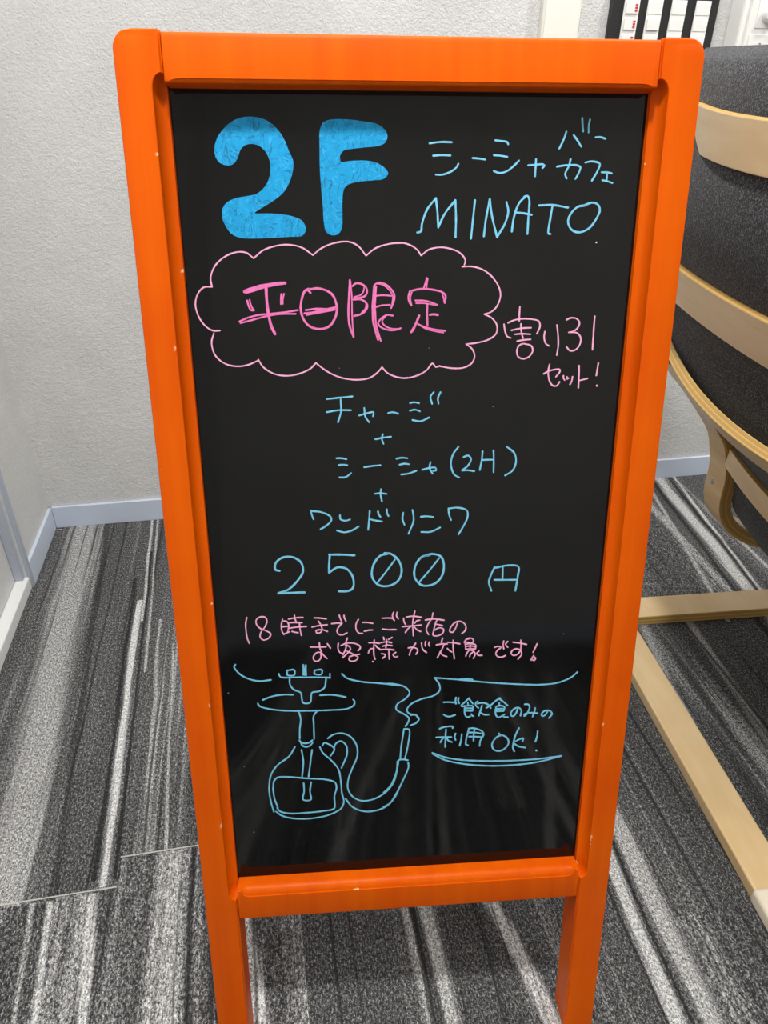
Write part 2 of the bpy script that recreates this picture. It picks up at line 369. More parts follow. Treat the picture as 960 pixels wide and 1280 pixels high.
WRITING = {
 'shop_kind_writing': ('blue', [
  (1.78,[(128,-715),(213,-705),(308,-706)]),
  (1.79,[(158,-805),(225,-801),(299,-803)]),
  (1.8,[(183,-945),(237,-945),(313,-918),(355,-885),(366,-864)]),
  (1.79,[(481,-821),(532,-824),(586,-832)]),
  (1.79,[(664,-690),(718,-695),(763,-703),(771,-718)]),
  (1.8,[(656,-799),(714,-803),(768,-811)]),
  (1.81,[(661,-917),(710,-931),(767,-918),(824,-878),(866,-838)]),
  (1.81,[(944,-873),(998,-869),(1066,-865),(1082,-874),(1064,-893)]),
  (1.81,[(1007,-827),(1007,-886),(1007,-954)]),
  (1.8,[(1246,-623),(1225,-687),(1196,-747)]),
  (1.8,[(1308,-649),(1342,-686),(1377,-732)]),
  (1.79,[(1369,-523),(1375,-567),(1385,-621)]),
  (1.79,[(1434,-534),(1428,-575),(1430,-627)]),
  (1.8,[(1492,-663),(1529,-661),(1575,-673)]),
  (1.82,[(1185,-882),(1262,-871),(1351,-871),(1383,-885),(1375,-923),(1349,-973)]),
  (1.82,[(1296,-826),(1286,-876),(1258,-938),(1274,-970)]),
  (1.82,[(1422,-850),(1476,-841),(1545,-860),(1531,-911),(1489,-987)]),
  (1.83,[(1566,-923),(1612,-923),(1652,-931)]),
  (1.83,[(1614,-930),(1614,-990)]),
  (1.83,[(1578,-983),(1618,-990),(1665,-1004)]),
 ]),
 'shop_name_writing': ('blue', [
  (2.02,[(34,-1385),(65,-1376),(72,-1322),(116,-1205),(186,-1122)]),
  (2.02,[(186,-1122),(200,-1223),(210,-1346)]),
  (2.02,[(210,-1346),(262,-1241),(348,-1137)]),
  (2.02,[(348,-1137),(357,-1277),(357,-1422)]),
  (2.03,[(512,-1137),(501,-1277),(488,-1434)]),
  (2.03,[(597,-1416),(608,-1295),(636,-1128)]),
  (2.03,[(636,-1128),(660,-1259),(710,-1423)]),
  (2.03,[(710,-1423),(773,-1314),(796,-1223),(777,-1151)]),
  (2.03,[(834,-1379),(844,-1277),(884,-1160),(934,-1108)]),
  (2.03,[(924,-1110),(953,-1103),(969,-1133),(969,-1259),(969,-1398)]),
  (2.03,[(860,-1230),(922,-1236),(996,-1249)]),
  (2.03,[(1055,-1176),(1166,-1173),(1303,-1193)]),
  (2.05,[(1170,-1176),(1157,-1278),(1149,-1397),(1165,-1399)]),
  (2.05,[(1453,-1176),(1386,-1187),(1330,-1241),(1311,-1305),(1350,-1369),(1422,-1386),(1500,-1351),(1554,-1278),(1577,-1214),(1555,-1169),(1503,-1155),(1445,-1174)]),
 ]),
 'cloud_outline': ('pink', [
  (1.51,[(-1687,-1805),(-1694,-1737),(-1650,-1640),(-1562,-1567),(-1458,-1532),(-1385,-1539),(-1337,-1575)]),
  (1.51,[(-1330,-1582),(-1245,-1519),(-1114,-1481),(-1021,-1478),(-930,-1499),(-839,-1559)]),
  (1.52,[(-839,-1559),(-762,-1503),(-649,-1463),(-537,-1456),(-463,-1487),(-396,-1565)]),
  (1.53,[(-396,-1565),(-312,-1505),(-180,-1470),(-95,-1467)]),
  (1.53,[(-182,-1469),(-104,-1464),(-25,-1483),(34,-1520),(68,-1566)]),
  (1.54,[(68,-1566),(133,-1520),(231,-1502),(321,-1515),(401,-1549),(445,-1605),(434,-1657)]),
  (1.57,[(420,-1657),(504,-1656),(596,-1681),(679,-1738),(743,-1824),(761,-1901),(730,-1988),(681,-2032),(626,-2048)]),
  (1.6,[(626,-2048),(693,-2082),(741,-2145),(736,-2215),(670,-2264),(577,-2289),(474,-2301)]),
  (1.61,[(474,-2301),(527,-2342),(552,-2403),(531,-2464),(459,-2504),(355,-2508),(240,-2488)]),
  (1.61,[(244,-2484),(209,-2496),(179,-2463),(126,-2523),(43,-2567),(-60,-2588),(-143,-2576),(-185,-2559)]),
  (1.61,[(-268,-2490),(-222,-2539),(-143,-2576),(-73,-2587),(-43,-2584)]),
  (1.6,[(-846,-2444),(-756,-2515),(-639,-2572),(-501,-2596),(-382,-2582),(-312,-2538),(-268,-2490)]),
  (1.59,[(-1341,-2408),(-1301,-2474),(-1207,-2534),(-1091,-2551),(-972,-2528),(-892,-2490),(-846,-2444)]),
  (1.57,[(-1702,-2182),(-1727,-2259),(-1707,-2363),(-1635,-2435),(-1532,-2463),(-1435,-2453),(-1342,-2416)]),
  (1.54,[(-1687,-1805),(-1756,-1809),(-1810,-1862),(-1836,-1943),(-1821,-2035),(-1772,-2118),(-1710,-2160),(-1649,-2161)]),
 ]),
 'weekday_limited_writing': ('hotpink', [
  (3.32,[(-1421,-1846),(-1382,-1829),(-1263,-1799),(-1163,-1785),(-1081,-1779)]),
  (1.92,[(-1406,-1855),(-1328,-1834),(-1236,-1808),(-1086,-1782)]),
  (2.97,[(-1240,-1813),(-1241,-1882),(-1239,-1953),(-1231,-2041),(-1213,-2131),(-1186,-2194)]),
  (2.06,[(-1404,-1918),(-1395,-1960),(-1376,-1997),(-1352,-1996)]),
  (1.61,[(-1383,-1912),(-1376,-1951),(-1360,-1991)]),
  (1.67,[(-1115,-1866),(-1121,-1905),(-1124,-1949)]),
  (1.67,[(-1093,-1866),(-1104,-1905),(-1108,-1947)]),
  (1.81,[(-1481,-2088),(-1406,-2057),(-1313,-2036),(-1203,-2026),(-1084,-2014),(-982,-1999)]),
  (1.81,[(-1472,-2101),(-1370,-2076),(-1250,-2046),(-1130,-2029),(-1002,-2030)]),
  (2.33,[(-871,-1859),(-893,-1837),(-921,-1850),(-946,-1911),(-958,-1982),(-943,-2062),(-904,-2121),(-841,-2153),(-766,-2154),(-710,-2127),(-671,-2074),(-651,-2002),(-658,-1940),(-684,-1878),(-738,-1841),(-811,-1824),(-870,-1831)]),
  (1.67,[(-884,-1824),(-916,-1837),(-935,-1867)]),
  (1.69,[(-663,-1922),(-646,-1976),(-661,-2047),(-690,-2096)]),
  (1.94,[(-928,-2026),(-854,-2018),(-761,-1997),(-646,-1977)]),
  (1.94,[(-916,-2000),(-816,-1990),(-669,-1998)]),
  (1.95,[(-910,-2040),(-818,-2023),(-688,-2002)]),
  (2.21,[(-536,-1760),(-542,-1857),(-551,-1966),(-552,-2087),(-536,-2165),(-514,-2227)]),
  (1.56,[(-531,-1771),(-522,-1889),(-522,-2021),(-518,-2154),(-511,-2221)]),
  (1.94,[(-514,-1808),(-489,-1787),(-449,-1787),(-404,-1814),(-390,-1847),(-405,-1885),(-445,-1901),(-502,-1906)]),
  (1.42,[(-416,-1804),(-420,-1847),(-445,-1879),(-502,-1895)]),
  (1.95,[(-508,-1917),(-446,-1917),(-406,-1939),(-390,-1972),(-407,-2011),(-448,-2038),(-505,-2052)]),
  (1.3,[(-401,-1940),(-407,-1989),(-442,-2027)]),
  (2.35,[(-328,-1804),(-337,-1880),(-344,-1978),(-342,-2089),(-323,-2178),(-300,-2252)]),
  (1.96,[(-314,-1815),(-323,-1913),(-324,-2023),(-313,-2145),(-277,-2263)]),
  (1.94,[(-325,-1799),(-296,-1781),(-251,-1789),(-200,-1821),(-160,-1876),(-160,-1920),(-186,-1989)]),
  (1.42,[(-314,-1788),(-263,-1796),(-206,-1838),(-172,-1892),(-178,-1958)]),
  (1.69,[(-320,-1889),(-263,-1883),(-172,-1890)]),
  (1.69,[(-315,-1979),(-264,-1966),(-195,-1963)]),
  (1.84,[(-172,-2053),(-218,-2046),(-270,-2073),(-299,-2117),(-271,-2151),(-196,-2174),(-143,-2171),(-103,-2158)]),
  (1.58,[(-224,-2043),(-265,-2101),(-236,-2140),(-172,-2163),(-109,-2164)]),
  (1.68,[(119,-1745),(108,-1786),(93,-1829)]),
  (1.68,[(127,-1753),(120,-1791),(116,-1831)]),
  (1.95,[(-23,-1850),(-37,-1893),(-32,-1937),(-11,-1968)]),
  (1.43,[(-9,-1861),(-21,-1904),(-11,-1965)]),
  (1.95,[(-6,-1848),(68,-1834),(160,-1840),(253,-1863),(282,-1890),(277,-1951)]),
  (1.44,[(253,-1874),(265,-1907),(272,-1945)]),
  (1.7,[(23,-1929),(115,-1933),(214,-1967)]),
  (1.44,[(29,-1951),(116,-1954),(203,-1970)]),
  (1.97,[(127,-1961),(126,-2049),(130,-2139)]),
  (2.23,[(149,-2049),(186,-2045),(219,-2052)]),
  (2.24,[(57,-2054),(31,-2115),(-12,-2193)]),
  (1.98,[(42,-2082),(25,-2137),(2,-2182)]),
  (1.72,[(39,-2121),(118,-2155),(212,-2175),(288,-2185)]),
  (1.59,[(50,-2129),(130,-2170),(212,-2190),(271,-2199)]),
 ]),
 'discount_set_writing': ('pink', [
  (1.66,[(936,-1989),(935,-2047),(937,-2108)]),
  (1.67,[(803,-2135),(813,-2184),(836,-2239),(868,-2252)]),
  (1.66,[(839,-2123),(892,-2101),(974,-2090),(1057,-2096),(1112,-2113),(1124,-2158),(1101,-2219)]),
  (1.67,[(873,-2187),(958,-2171),(1046,-2167)]),
  (1.67,[(954,-2134),(959,-2196),(978,-2256)]),
  (1.67,[(906,-2222),(971,-2218),(1042,-2223)]),
  (1.68,[(927,-2281),(984,-2271),(1047,-2267)]),
  (1.68,[(981,-2304),(945,-2321),(929,-2366),(945,-2417),(993,-2435),(1045,-2414),(1073,-2363),(1055,-2322),(1007,-2307),(981,-2304)]),
  (1.68,[(1172,-2201),(1167,-2248),(1185,-2304),(1216,-2325)]),
  (1.68,[(1276,-2147),(1291,-2230),(1300,-2321),(1293,-2407)]),
  (1.67,[(1358,-2104),(1390,-2088),(1443,-2092),(1477,-2127),(1465,-2172),(1431,-2201),(1387,-2211)]),
  (1.69,[(1400,-2209),(1463,-2217),(1499,-2262),(1493,-2323),(1459,-2363),(1412,-2370),(1376,-2337)]),
  (1.68,[(1610,-2076),(1610,-2183),(1614,-2365)]),
  (1.7,[(1185,-2570),(1223,-2550),(1275,-2535),(1329,-2534),(1332,-2551),(1299,-2598)]),
  (1.71,[(1233,-2488),(1225,-2545),(1239,-2628),(1274,-2676),(1312,-2679),(1335,-2645)]),
  (1.71,[(1367,-2590),(1369,-2614),(1380,-2628)]),
  (1.71,[(1400,-2601),(1405,-2622),(1415,-2613)]),
  (1.71,[(1451,-2600),(1446,-2642),(1433,-2668)]),
  (1.71,[(1503,-2502),(1509,-2591),(1513,-2701)]),
  (1.72,[(1519,-2635),(1550,-2628),(1590,-2618)]),
  (1.71,[(1679,-2481),(1674,-2541),(1670,-2593)]),
  (2.34,[(1683,-2683),(1684,-2686)]),
 ]),
 'set_contents_writing': ('blue', [
  (1.82,[(-761,-2762),(-650,-2751),(-533,-2742)]),
  (1.83,[(-765,-2878),(-664,-2863),(-549,-2865)]),
  (1.83,[(-638,-2765),(-638,-2876),(-667,-2971)]),
  (1.84,[(-476,-2914),(-397,-2893),(-347,-2887),(-352,-2923)]),
  (1.84,[(-430,-2847),(-420,-2926),(-387,-2977)]),
  (1.84,[(-215,-2896),(-172,-2890),(-125,-2905)]),
  (1.84,[(-19,-2810),(19,-2804),(62,-2813)]),
  (1.85,[(-19,-2880),(26,-2871),(70,-2886)]),
  (1.85,[(4,-2964),(77,-2977),(156,-2944)]),
  (1.84,[(194,-2717),(165,-2757),(180,-2820)]),
  (1.84,[(255,-2718),(233,-2769),(238,-2821)]),
  (1.86,[(-334,-3134),(-264,-3121),(-191,-3114)]),
  (1.86,[(-266,-3089),(-273,-3135),(-259,-3177)]),
  (1.87,[(-689,-3302),(-642,-3303),(-599,-3314)]),
  (1.88,[(-671,-3368),(-632,-3364),(-593,-3370)]),
  (1.89,[(-667,-3484),(-612,-3483),(-560,-3447)]),
  (1.88,[(-438,-3393),(-362,-3383),(-288,-3378)]),
  (1.88,[(-141,-3320),(-92,-3312),(-42,-3318)]),
  (1.89,[(-113,-3378),(-69,-3369),(-23,-3375)]),
  (1.9,[(-97,-3471),(-34,-3465),(43,-3439)]),
  (1.9,[(98,-3431),(175,-3414),(221,-3415),(227,-3441),(199,-3443)]),
  (1.9,[(174,-3361),(166,-3416),(194,-3469)]),
  (1.9,[(431,-3221),(382,-3291),(365,-3385),(396,-3482),(444,-3514)]),
  (1.9,[(480,-3321),(522,-3306),(551,-3337),(525,-3401),(470,-3447)]),
  (1.91,[(470,-3447),(526,-3447),(585,-3458)]),
  (1.9,[(656,-3269),(652,-3345),(637,-3447)]),
  (1.9,[(758,-3264),(764,-3347),(767,-3472)]),
  (1.9,[(659,-3352),(711,-3351),(762,-3352)]),
  (1.91,[(881,-3232),(954,-3292),(975,-3376),(947,-3460),(878,-3506)]),
  (1.91,[(-341,-3650),(-290,-3646),(-234,-3655)]),
  (1.91,[(-285,-3608),(-290,-3656),(-277,-3725)]),
  (1.91,[(-939,-3795),(-936,-3827),(-919,-3882)]),
  (1.92,[(-935,-3800),(-840,-3816),(-760,-3862),(-754,-3900),(-810,-3955),(-857,-3983)]),
  (1.92,[(-671,-3850),(-667,-3890),(-621,-3906),(-579,-3895)]),
  (1.93,[(-703,-4001),(-635,-4021),(-564,-4005),(-498,-3967)]),
  (1.93,[(-392,-3815),(-400,-3911),(-409,-4003)]),
  (1.93,[(-391,-3899),(-339,-3913),(-278,-3925)]),
  (1.93,[(-315,-3822),(-310,-3852),(-292,-3877)]),
  (1.93,[(-232,-3805),(-230,-3842),(-216,-3872)]),
  (1.94,[(-77,-3844),(-84,-3908),(-65,-3964)]),
  (1.94,[(10,-3819),(21,-3924),(-26,-4056)]),
  (1.94,[(89,-3889),(146,-3886),(208,-3895)]),
  (1.95,[(96,-4042),(184,-4043),(275,-4003)]),
  (1.94,[(352,-3815),(358,-3872),(378,-3930)]),
  (1.95,[(357,-3815),(442,-3810),(527,-3840),(536,-3903),(496,-4002),(454,-4077)]),
 ]),
 'price_writing': ('blue', [
  (2.47,[(-1260,-4391),(-1299,-4377),(-1290,-4307),(-1225,-4257),(-1126,-4257),(-1052,-4315),(-1039,-4409),(-1094,-4500),(-1190,-4591),(-1278,-4622)]),
  (2.49,[(-1284,-4625),(-1157,-4624),(-1031,-4625)]),
  (2.46,[(-783,-4242),(-657,-4247),(-543,-4257)]),
  (2.47,[(-777,-4242),(-785,-4316),(-791,-4427)]),
  (2.49,[(-791,-4427),(-703,-4375),(-618,-4397),(-562,-4489),(-567,-4600),(-623,-4629),(-701,-4626)]),
  (2.49,[(-227,-4253),(-299,-4272),(-367,-4372),(-374,-4497),(-310,-4578),(-214,-4588),(-126,-4538),(-91,-4429),(-126,-4318),(-198,-4254),(-256,-4246)]),
  (1.91,[(-155,-4314),(-243,-4439),(-328,-4552)]),
  (2.5,[(172,-4283),(105,-4296),(42,-4387),(38,-4512),(109,-4595),(212,-4592),(293,-4522),(320,-4397),(289,-4302),(207,-4271),(134,-4287)]),
  (1.91,[(272,-4317),(180,-4439),(79,-4562)]),
  (2.23,[(819,-4431),(787,-4510),(769,-4589),(797,-4680)]),
  (2.23,[(829,-4438),(946,-4417),(1054,-4434),(1054,-4536),(1038,-4690)]),
  (1.93,[(900,-4434),(903,-4562)]),
  (2.09,[(822,-4565),(939,-4570),(1038,-4573)]),
 ]),
 'time_condition_writing': ('pink', [
  (1.71,[(-1600,-4868),(-1614,-4930),(-1616,-5006),(-1610,-5093),(-1594,-5149)]),
  (1.71,[(-1408,-4912),(-1425,-4873),(-1473,-4869),(-1510,-4897),(-1511,-4945),(-1480,-4990),(-1424,-5020),(-1380,-5055),(-1404,-5103),(-1454,-5120),(-1483,-5088),(-1473,-5034),(-1431,-4976),(-1408,-4912)]),
  (1.71,[(-1257,-4904),(-1270,-4956),(-1269,-5032),(-1251,-5068)]),
  (1.71,[(-1260,-4922),(-1220,-4926),(-1202,-4954),(-1204,-5002),(-1216,-5046)]),
  (1.71,[(-1261,-4984),(-1232,-4982),(-1203,-4981)]),
  (1.72,[(-1251,-5064),(-1221,-5051),(-1196,-5041)]),
  (1.71,[(-1199,-4903),(-1131,-4892),(-1058,-4892)]),
  (1.71,[(-1140,-4864),(-1135,-4908),(-1123,-4946)]),
  (1.71,[(-1191,-4943),(-1133,-4942),(-1070,-4949)]),
  (1.71,[(-1194,-5003),(-1135,-4995),(-1028,-4991)]),
  (1.72,[(-1095,-4955),(-1092,-5018),(-1081,-5087)]),
  (1.72,[(-1171,-5039),(-1143,-5049),(-1114,-5055)]),
  (1.71,[(-950,-4900),(-898,-4905),(-832,-4917)]),
  (1.72,[(-974,-4999),(-910,-4988),(-824,-4981)]),
  (1.72,[(-909,-4939),(-886,-4984),(-878,-5034),(-898,-5066),(-933,-5064),(-937,-5042),(-902,-5032),(-863,-5037),(-824,-5055)]),
  (1.72,[(-781,-4972),(-733,-4967),(-679,-4971)]),
  (1.73,[(-679,-4971),(-715,-5013),(-731,-5062),(-707,-5096),(-667,-5095),(-633,-5078)]),
  (1.72,[(-704,-4883),(-697,-4911),(-686,-4944)]),
  (1.72,[(-658,-4885),(-655,-4912),(-640,-4951)]),
  (1.73,[(-518,-4937),(-542,-4988),(-538,-5054),(-511,-5089),(-479,-5092)]),
  (1.72,[(-477,-4971),(-428,-4974),(-377,-4987)]),
  (1.73,[(-461,-5069),(-419,-5060),(-380,-5059)]),
  (1.73,[(-282,-4934),(-230,-4934),(-181,-4941),(-163,-4963)]),
  (1.72,[(-171,-4876),(-182,-4906),(-176,-4939)]),
  (1.72,[(-136,-4877),(-141,-4913),(-123,-4946)]),
  (1.73,[(-282,-5053),(-221,-5062),(-146,-5065)]),
  (1.73,[(-44,-4931),(18,-4925),(108,-4940)]),
  (1.73,[(41,-4872),(28,-4937),(19,-5013),(24,-5080),(27,-5141)]),
  (1.73,[(-71,-4943),(-66,-4982),(-49,-5016)]),
  (1.73,[(90,-4972),(63,-4977),(38,-5003)]),
  (1.74,[(-83,-5037),(-1,-5032),(107,-5026)]),
  (1.74,[(4,-5035),(-26,-5061),(-53,-5101)]),
  (1.74,[(34,-5038),(64,-5076),(101,-5097)]),
  (1.73,[(221,-4899),(210,-4967)]),
  (1.74,[(146,-4973),(208,-4964),(268,-4969),(333,-4983)]),
  (1.74,[(203,-4968),(174,-5020),(157,-5080),(180,-5134)]),
  (1.74,[(263,-4980),(249,-5007),(244,-5040)]),
  (1.74,[(259,-5024),(289,-5031),(319,-5043)]),
  (1.75,[(239,-5051),(230,-5100),(226,-5145),(271,-5153),(321,-5127),(330,-5082),(290,-5064),(230,-5095)]),
  (1.75,[(471,-5006),(451,-5077),(422,-5120),(393,-5108),(405,-5058),(449,-5010),(495,-5003),(541,-5031),(557,-5076),(545,-5114),(516,-5138)]),
  (1.73,[(-999,-5219),(-928,-5223),(-844,-5224)]),
  (1.74,[(-909,-5176),(-904,-5237),(-891,-5282)]),
  (1.74,[(-891,-5282),(-940,-5286),(-974,-5335),(-963,-5375),(-924,-5377),(-897,-5338),(-896,-5282),(-867,-5323),(-838,-5355)]),
  (1.74,[(-830,-5190),(-814,-5217),(-800,-5240)]),
  (1.74,[(-631,-5136),(-642,-5171),(-645,-5188)]),
  (1.74,[(-721,-5192),(-726,-5240),(-710,-5291),(-677,-5310)]),
  (1.74,[(-695,-5216),(-640,-5194),(-570,-5197),(-511,-5228),(-504,-5256),(-527,-5283)]),
  (1.74,[(-640,-5205),(-651,-5260),(-678,-5321)]),
  (1.74,[(-650,-5216),(-616,-5228),(-602,-5263),(-633,-5306),(-684,-5354)]),
  (1.75,[(-637,-5283),(-602,-5302),(-563,-5326),(-513,-5323)]),
  (1.75,[(-608,-5341),(-619,-5380),(-594,-5398),(-549,-5389),(-528,-5356),(-563,-5332),(-613,-5347)]),
  (1.74,[(-416,-5199),(-361,-5201),(-311,-5211)]),
  (1.75,[(-363,-5171),(-370,-5262),(-368,-5341),(-358,-5387)]),
  (1.75,[(-367,-5263),(-407,-5272),(-424,-5311)]),
  (1.75,[(-351,-5230),(-332,-5259),(-312,-5271)]),
  (1.74,[(-271,-5144),(-266,-5172)]),
  (1.74,[(-186,-5150),(-221,-5171)]),
  (1.74,[(-296,-5204),(-241,-5196),(-191,-5209)]),
  (1.75,[(-281,-5244),(-231,-5233),(-186,-5243)]),
  (1.75,[(-241,-5173),(-243,-5235),(-249,-5263)]),
  (1.75,[(-307,-5282),(-231,-5280),(-166,-5292)]),
  (1.76,[(-219,-5281),(-217,-5337),(-214,-5392)]),
  (1.76,[(-292,-5328),(-257,-5336),(-257,-5358),(-282,-5380)]),
  (1.76,[(-149,-5320),(-176,-5345),(-156,-5372),(-131,-5367)]),
  (1.84,[(-381,-5412),(-378,-5415)]),
  (1.76,[(-23,-5276),(19,-5271),(65,-5289),(73,-5315),(56,-5351)]),
  (1.76,[(51,-5226),(23,-5271),(0,-5312),(-11,-5356)]),
  (1.76,[(111,-5224),(116,-5276),(135,-5313),(163,-5335)]),
  (1.75,[(152,-5210),(148,-5236),(151,-5262)]),
  (1.76,[(189,-5220),(183,-5243),(193,-5266)]),
  (1.75,[(323,-5182),(310,-5228)]),
  (1.76,[(261,-5255),(315,-5247),(371,-5249)]),
  (1.76,[(339,-5255),(312,-5321),(273,-5401)]),
  (1.77,[(298,-5336),(327,-5374),(369,-5392)]),
  (1.76,[(375,-5231),(436,-5239),(500,-5254)]),
  (1.76,[(431,-5211),(433,-5306),(448,-5420)]),
  (1.76,[(374,-5301),(396,-5325),(420,-5342)]),
  (1.76,[(595,-5192),(561,-5209),(543,-5239)]),
  (1.76,[(579,-5204),(616,-5196),(636,-5217),(628,-5248),(567,-5240)]),
  (1.76,[(553,-5250),(559,-5291),(561,-5318)]),
  (1.77,[(558,-5260),(614,-5258),(661,-5275),(658,-5322)]),
  (1.77,[(559,-5286),(605,-5283),(652,-5291)]),
  (1.77,[(561,-5318),(616,-5315),(658,-5322)]),
  (1.77,[(605,-5262),(606,-5315)]),
  (1.77,[(597,-5330),(575,-5360),(564,-5396)]),
  (1.77,[(602,-5330),(635,-5337),(660,-5375),(643,-5426)]),
  (1.77,[(636,-5352),(608,-5383),(604,-5403)]),
  (1.77,[(697,-5345),(674,-5375),(689,-5392),(731,-5396)]),
  (1.78,[(856,-5312),(892,-5300),(923,-5315),(889,-5345),(872,-5384),(897,-5420),(939,-5425),(974,-5409)]),
  (1.77,[(948,-5243),(943,-5285),(952,-5331)]),
  (1.77,[(989,-5250),(968,-5280),(992,-5316)]),
  (1.77,[(1044,-5261),(1112,-5274),(1185,-5293)]),
  (1.78,[(1123,-5242),(1129,-5311),(1125,-5362)]),
  (1.78,[(1124,-5351),(1084,-5337),(1044,-5353),(1030,-5386),(1057,-5413),(1098,-5401),(1127,-5362),(1140,-5403),(1106,-5457)]),
  (1.78,[(1294,-5290),(1276,-5341),(1258,-5386)]),
  (2.02,[(1266,-5426),(1252,-5466),(1274,-5481),(1288,-5456),(1261,-5438),(1243,-5475)]),
 ]),
 'speech_lines': ('blue', [
  (1.9,[(-1745,-5380),(-1759,-5403),(-1713,-5484),(-1622,-5549),(-1520,-5578),(-1406,-5570)]),
  (1.93,[(-695,-5536),(-644,-5589),(-503,-5637),(-307,-5667),(-110,-5704)]),
  (1.96,[(-274,-5672),(-146,-5686),(-50,-5727),(-7,-5796),(-49,-5860),(-135,-5924),(-142,-5986),(-70,-6040),(-12,-6094),(-20,-6144),(-48,-6193)]),
  (1.96,[(1740,-5641),(1679,-5699),(1550,-5754),(1375,-5770),(1110,-5751),(759,-5708),(476,-5662),(249,-5631)]),
  (3.12,[(519,-5667),(584,-5667),(638,-5675)]),
  (1.97,[(249,-5631),(300,-5714),(302,-5787),(242,-5841),(113,-5876),(5,-5932),(-34,-6000),(-5,-6044),(60,-6065),(93,-6113),(61,-6161),(6,-6184)]),
  (1.97,[(6,-6062),(60,-6060),(82,-6099)]),
 ]),
 'food_only_writing': ('blue', [
  (2.05,[(349,-5926),(403,-5927),(458,-5934)]),
  (2.36,[(476,-5877),(471,-5912),(478,-5949)]),
  (2.36,[(503,-5883),(500,-5914),(511,-5946)]),
  (2.06,[(351,-6073),(375,-6092),(414,-6102),(473,-6084)]),
  (2.05,[(617,-5889),(583,-5923),(534,-5979),(550,-5989),(569,-5981)]),
  (2.05,[(606,-5893),(630,-5921),(655,-5959)]),
  (2.05,[(603,-5944),(604,-5974)]),
  (2.06,[(573,-5986),(616,-5981),(656,-5990),(654,-6044)]),
  (2.06,[(578,-6011),(653,-6015)]),
  (2.06,[(577,-6040),(650,-6046)]),
  (2.06,[(573,-5986),(571,-6049),(582,-6099),(605,-6119),(633,-6111)]),
  (2.07,[(644,-6085),(652,-6103),(668,-6111)]),
  (2.06,[(706,-5934),(686,-5951),(688,-5983),(716,-6013)]),
  (2.06,[(703,-5961),(750,-5955),(798,-5966),(835,-6000),(847,-6021)]),
  (2.06,[(753,-5986),(741,-6040),(724,-6107)]),
  (2.07,[(742,-6072),(779,-6097),(829,-6102)]),
  (2.06,[(800,-6018),(846,-5987),(892,-5940),(942,-5908)]),
  (2.06,[(924,-5908),(975,-5951),(1024,-6001)]),
  (2.06,[(934,-5965),(935,-5993)]),
  (2.07,[(902,-6008),(948,-5999),(993,-6018),(988,-6057)]),
  (2.07,[(906,-6036),(989,-6037)]),
  (2.07,[(907,-6064),(985,-6066)]),
  (2.07,[(905,-6008),(897,-6063),(910,-6120),(935,-6141),(964,-6128)]),
  (2.08,[(997,-6108),(978,-6123),(999,-6141),(1033,-6143)]),
  (2.07,[(1135,-6043),(1119,-6098),(1091,-6135),(1066,-6123),(1069,-6078),(1106,-6039),(1150,-6038),(1174,-6073),(1168,-6134)]),
  (2.08,[(1206,-5997),(1240,-5999),(1259,-6022),(1254,-6066),(1228,-6126),(1209,-6142),(1208,-6120),(1246,-6103),(1350,-6113)]),
  (2.08,[(1321,-6048),(1315,-6098),(1300,-6151)]),
  (2.08,[(1457,-6094),(1435,-6138),(1407,-6153),(1393,-6130),(1408,-6101),(1451,-6083),(1492,-6102),(1506,-6131),(1477,-6180)]),
  (2.07,[(311,-6244),(370,-6225),(453,-6227),(450,-6245)]),
  (2.08,[(381,-6257),(376,-6350),(377,-6476)]),
  (2.08,[(278,-6349),(356,-6350),(440,-6354)]),
  (2.09,[(360,-6354),(341,-6376),(324,-6414)]),
  (2.09,[(389,-6360),(409,-6398),(446,-6417)]),
  (2.09,[(482,-6314),(475,-6356),(485,-6392)]),
  (2.09,[(549,-6325),(545,-6388),(531,-6467)]),
  (2.09,[(625,-6258),(611,-6327),(596,-6410),(601,-6462),(620,-6467)]),
  (2.09,[(621,-6262),(657,-6257),(714,-6272),(771,-6308),(784,-6342),(766,-6382),(751,-6419),(745,-6483)]),
  (2.09,[(627,-6309),(691,-6313),(772,-6332)]),
  (2.09,[(629,-6360),(693,-6364),(757,-6373)]),
  (2.09,[(683,-6271),(678,-6340),(677,-6415)]),
  (2.09,[(946,-6338),(965,-6366)]),
  (2.1,[(975,-6363),(931,-6381),(889,-6436),(880,-6493),(909,-6546),(964,-6561),(1022,-6530),(1057,-6469),(1041,-6405),(995,-6368),(965,-6360)]),
  (2.11,[(1160,-6286),(1128,-6370),(1109,-6472),(1107,-6530),(1124,-6575)]),
  (1.94,[(1118,-6455),(1166,-6429),(1215,-6415),(1207,-6455)]),
  (2.11,[(1119,-6478),(1171,-6516),(1241,-6536)]),
  (2.11,[(1365,-6336),(1363,-6395),(1349,-6466)]),
  (2.61,[(1364,-6578),(1367,-6581)]),
  (2.12,[(240,-6541),(389,-6608),(569,-6651),(796,-6676),(1069,-6691),(1388,-6689),(1646,-6665)]),
  (2.12,[(247,-6554),(367,-6633),(571,-6699),(798,-6737),(1049,-6751),(1345,-6735),(1526,-6698),(1639,-6668)]),
 ]),
 'hookah_drawing': ('blue', [
  (1.91,[(-1325,-5504),(-1309,-5541),(-1135,-5554),(-960,-5563),(-820,-5574)]),
  (1.92,[(-815,-5530),(-815,-5580)]),
  (1.9,[(-1239,-5469),(-1238,-5524),(-1172,-5528),(-1171,-5468),(-1239,-5472)]),
  (2.28,[(-1077,-5417),(-1075,-5467),(-1081,-5526)]),
  (2.29,[(-1051,-5422),(-1055,-5468),(-1054,-5534)]),
  (3.05,[(-1067,-5467),(-1069,-5527)]),
  (1.91,[(-966,-5486),(-969,-5522),(-903,-5534),(-894,-5482),(-966,-5482)]),
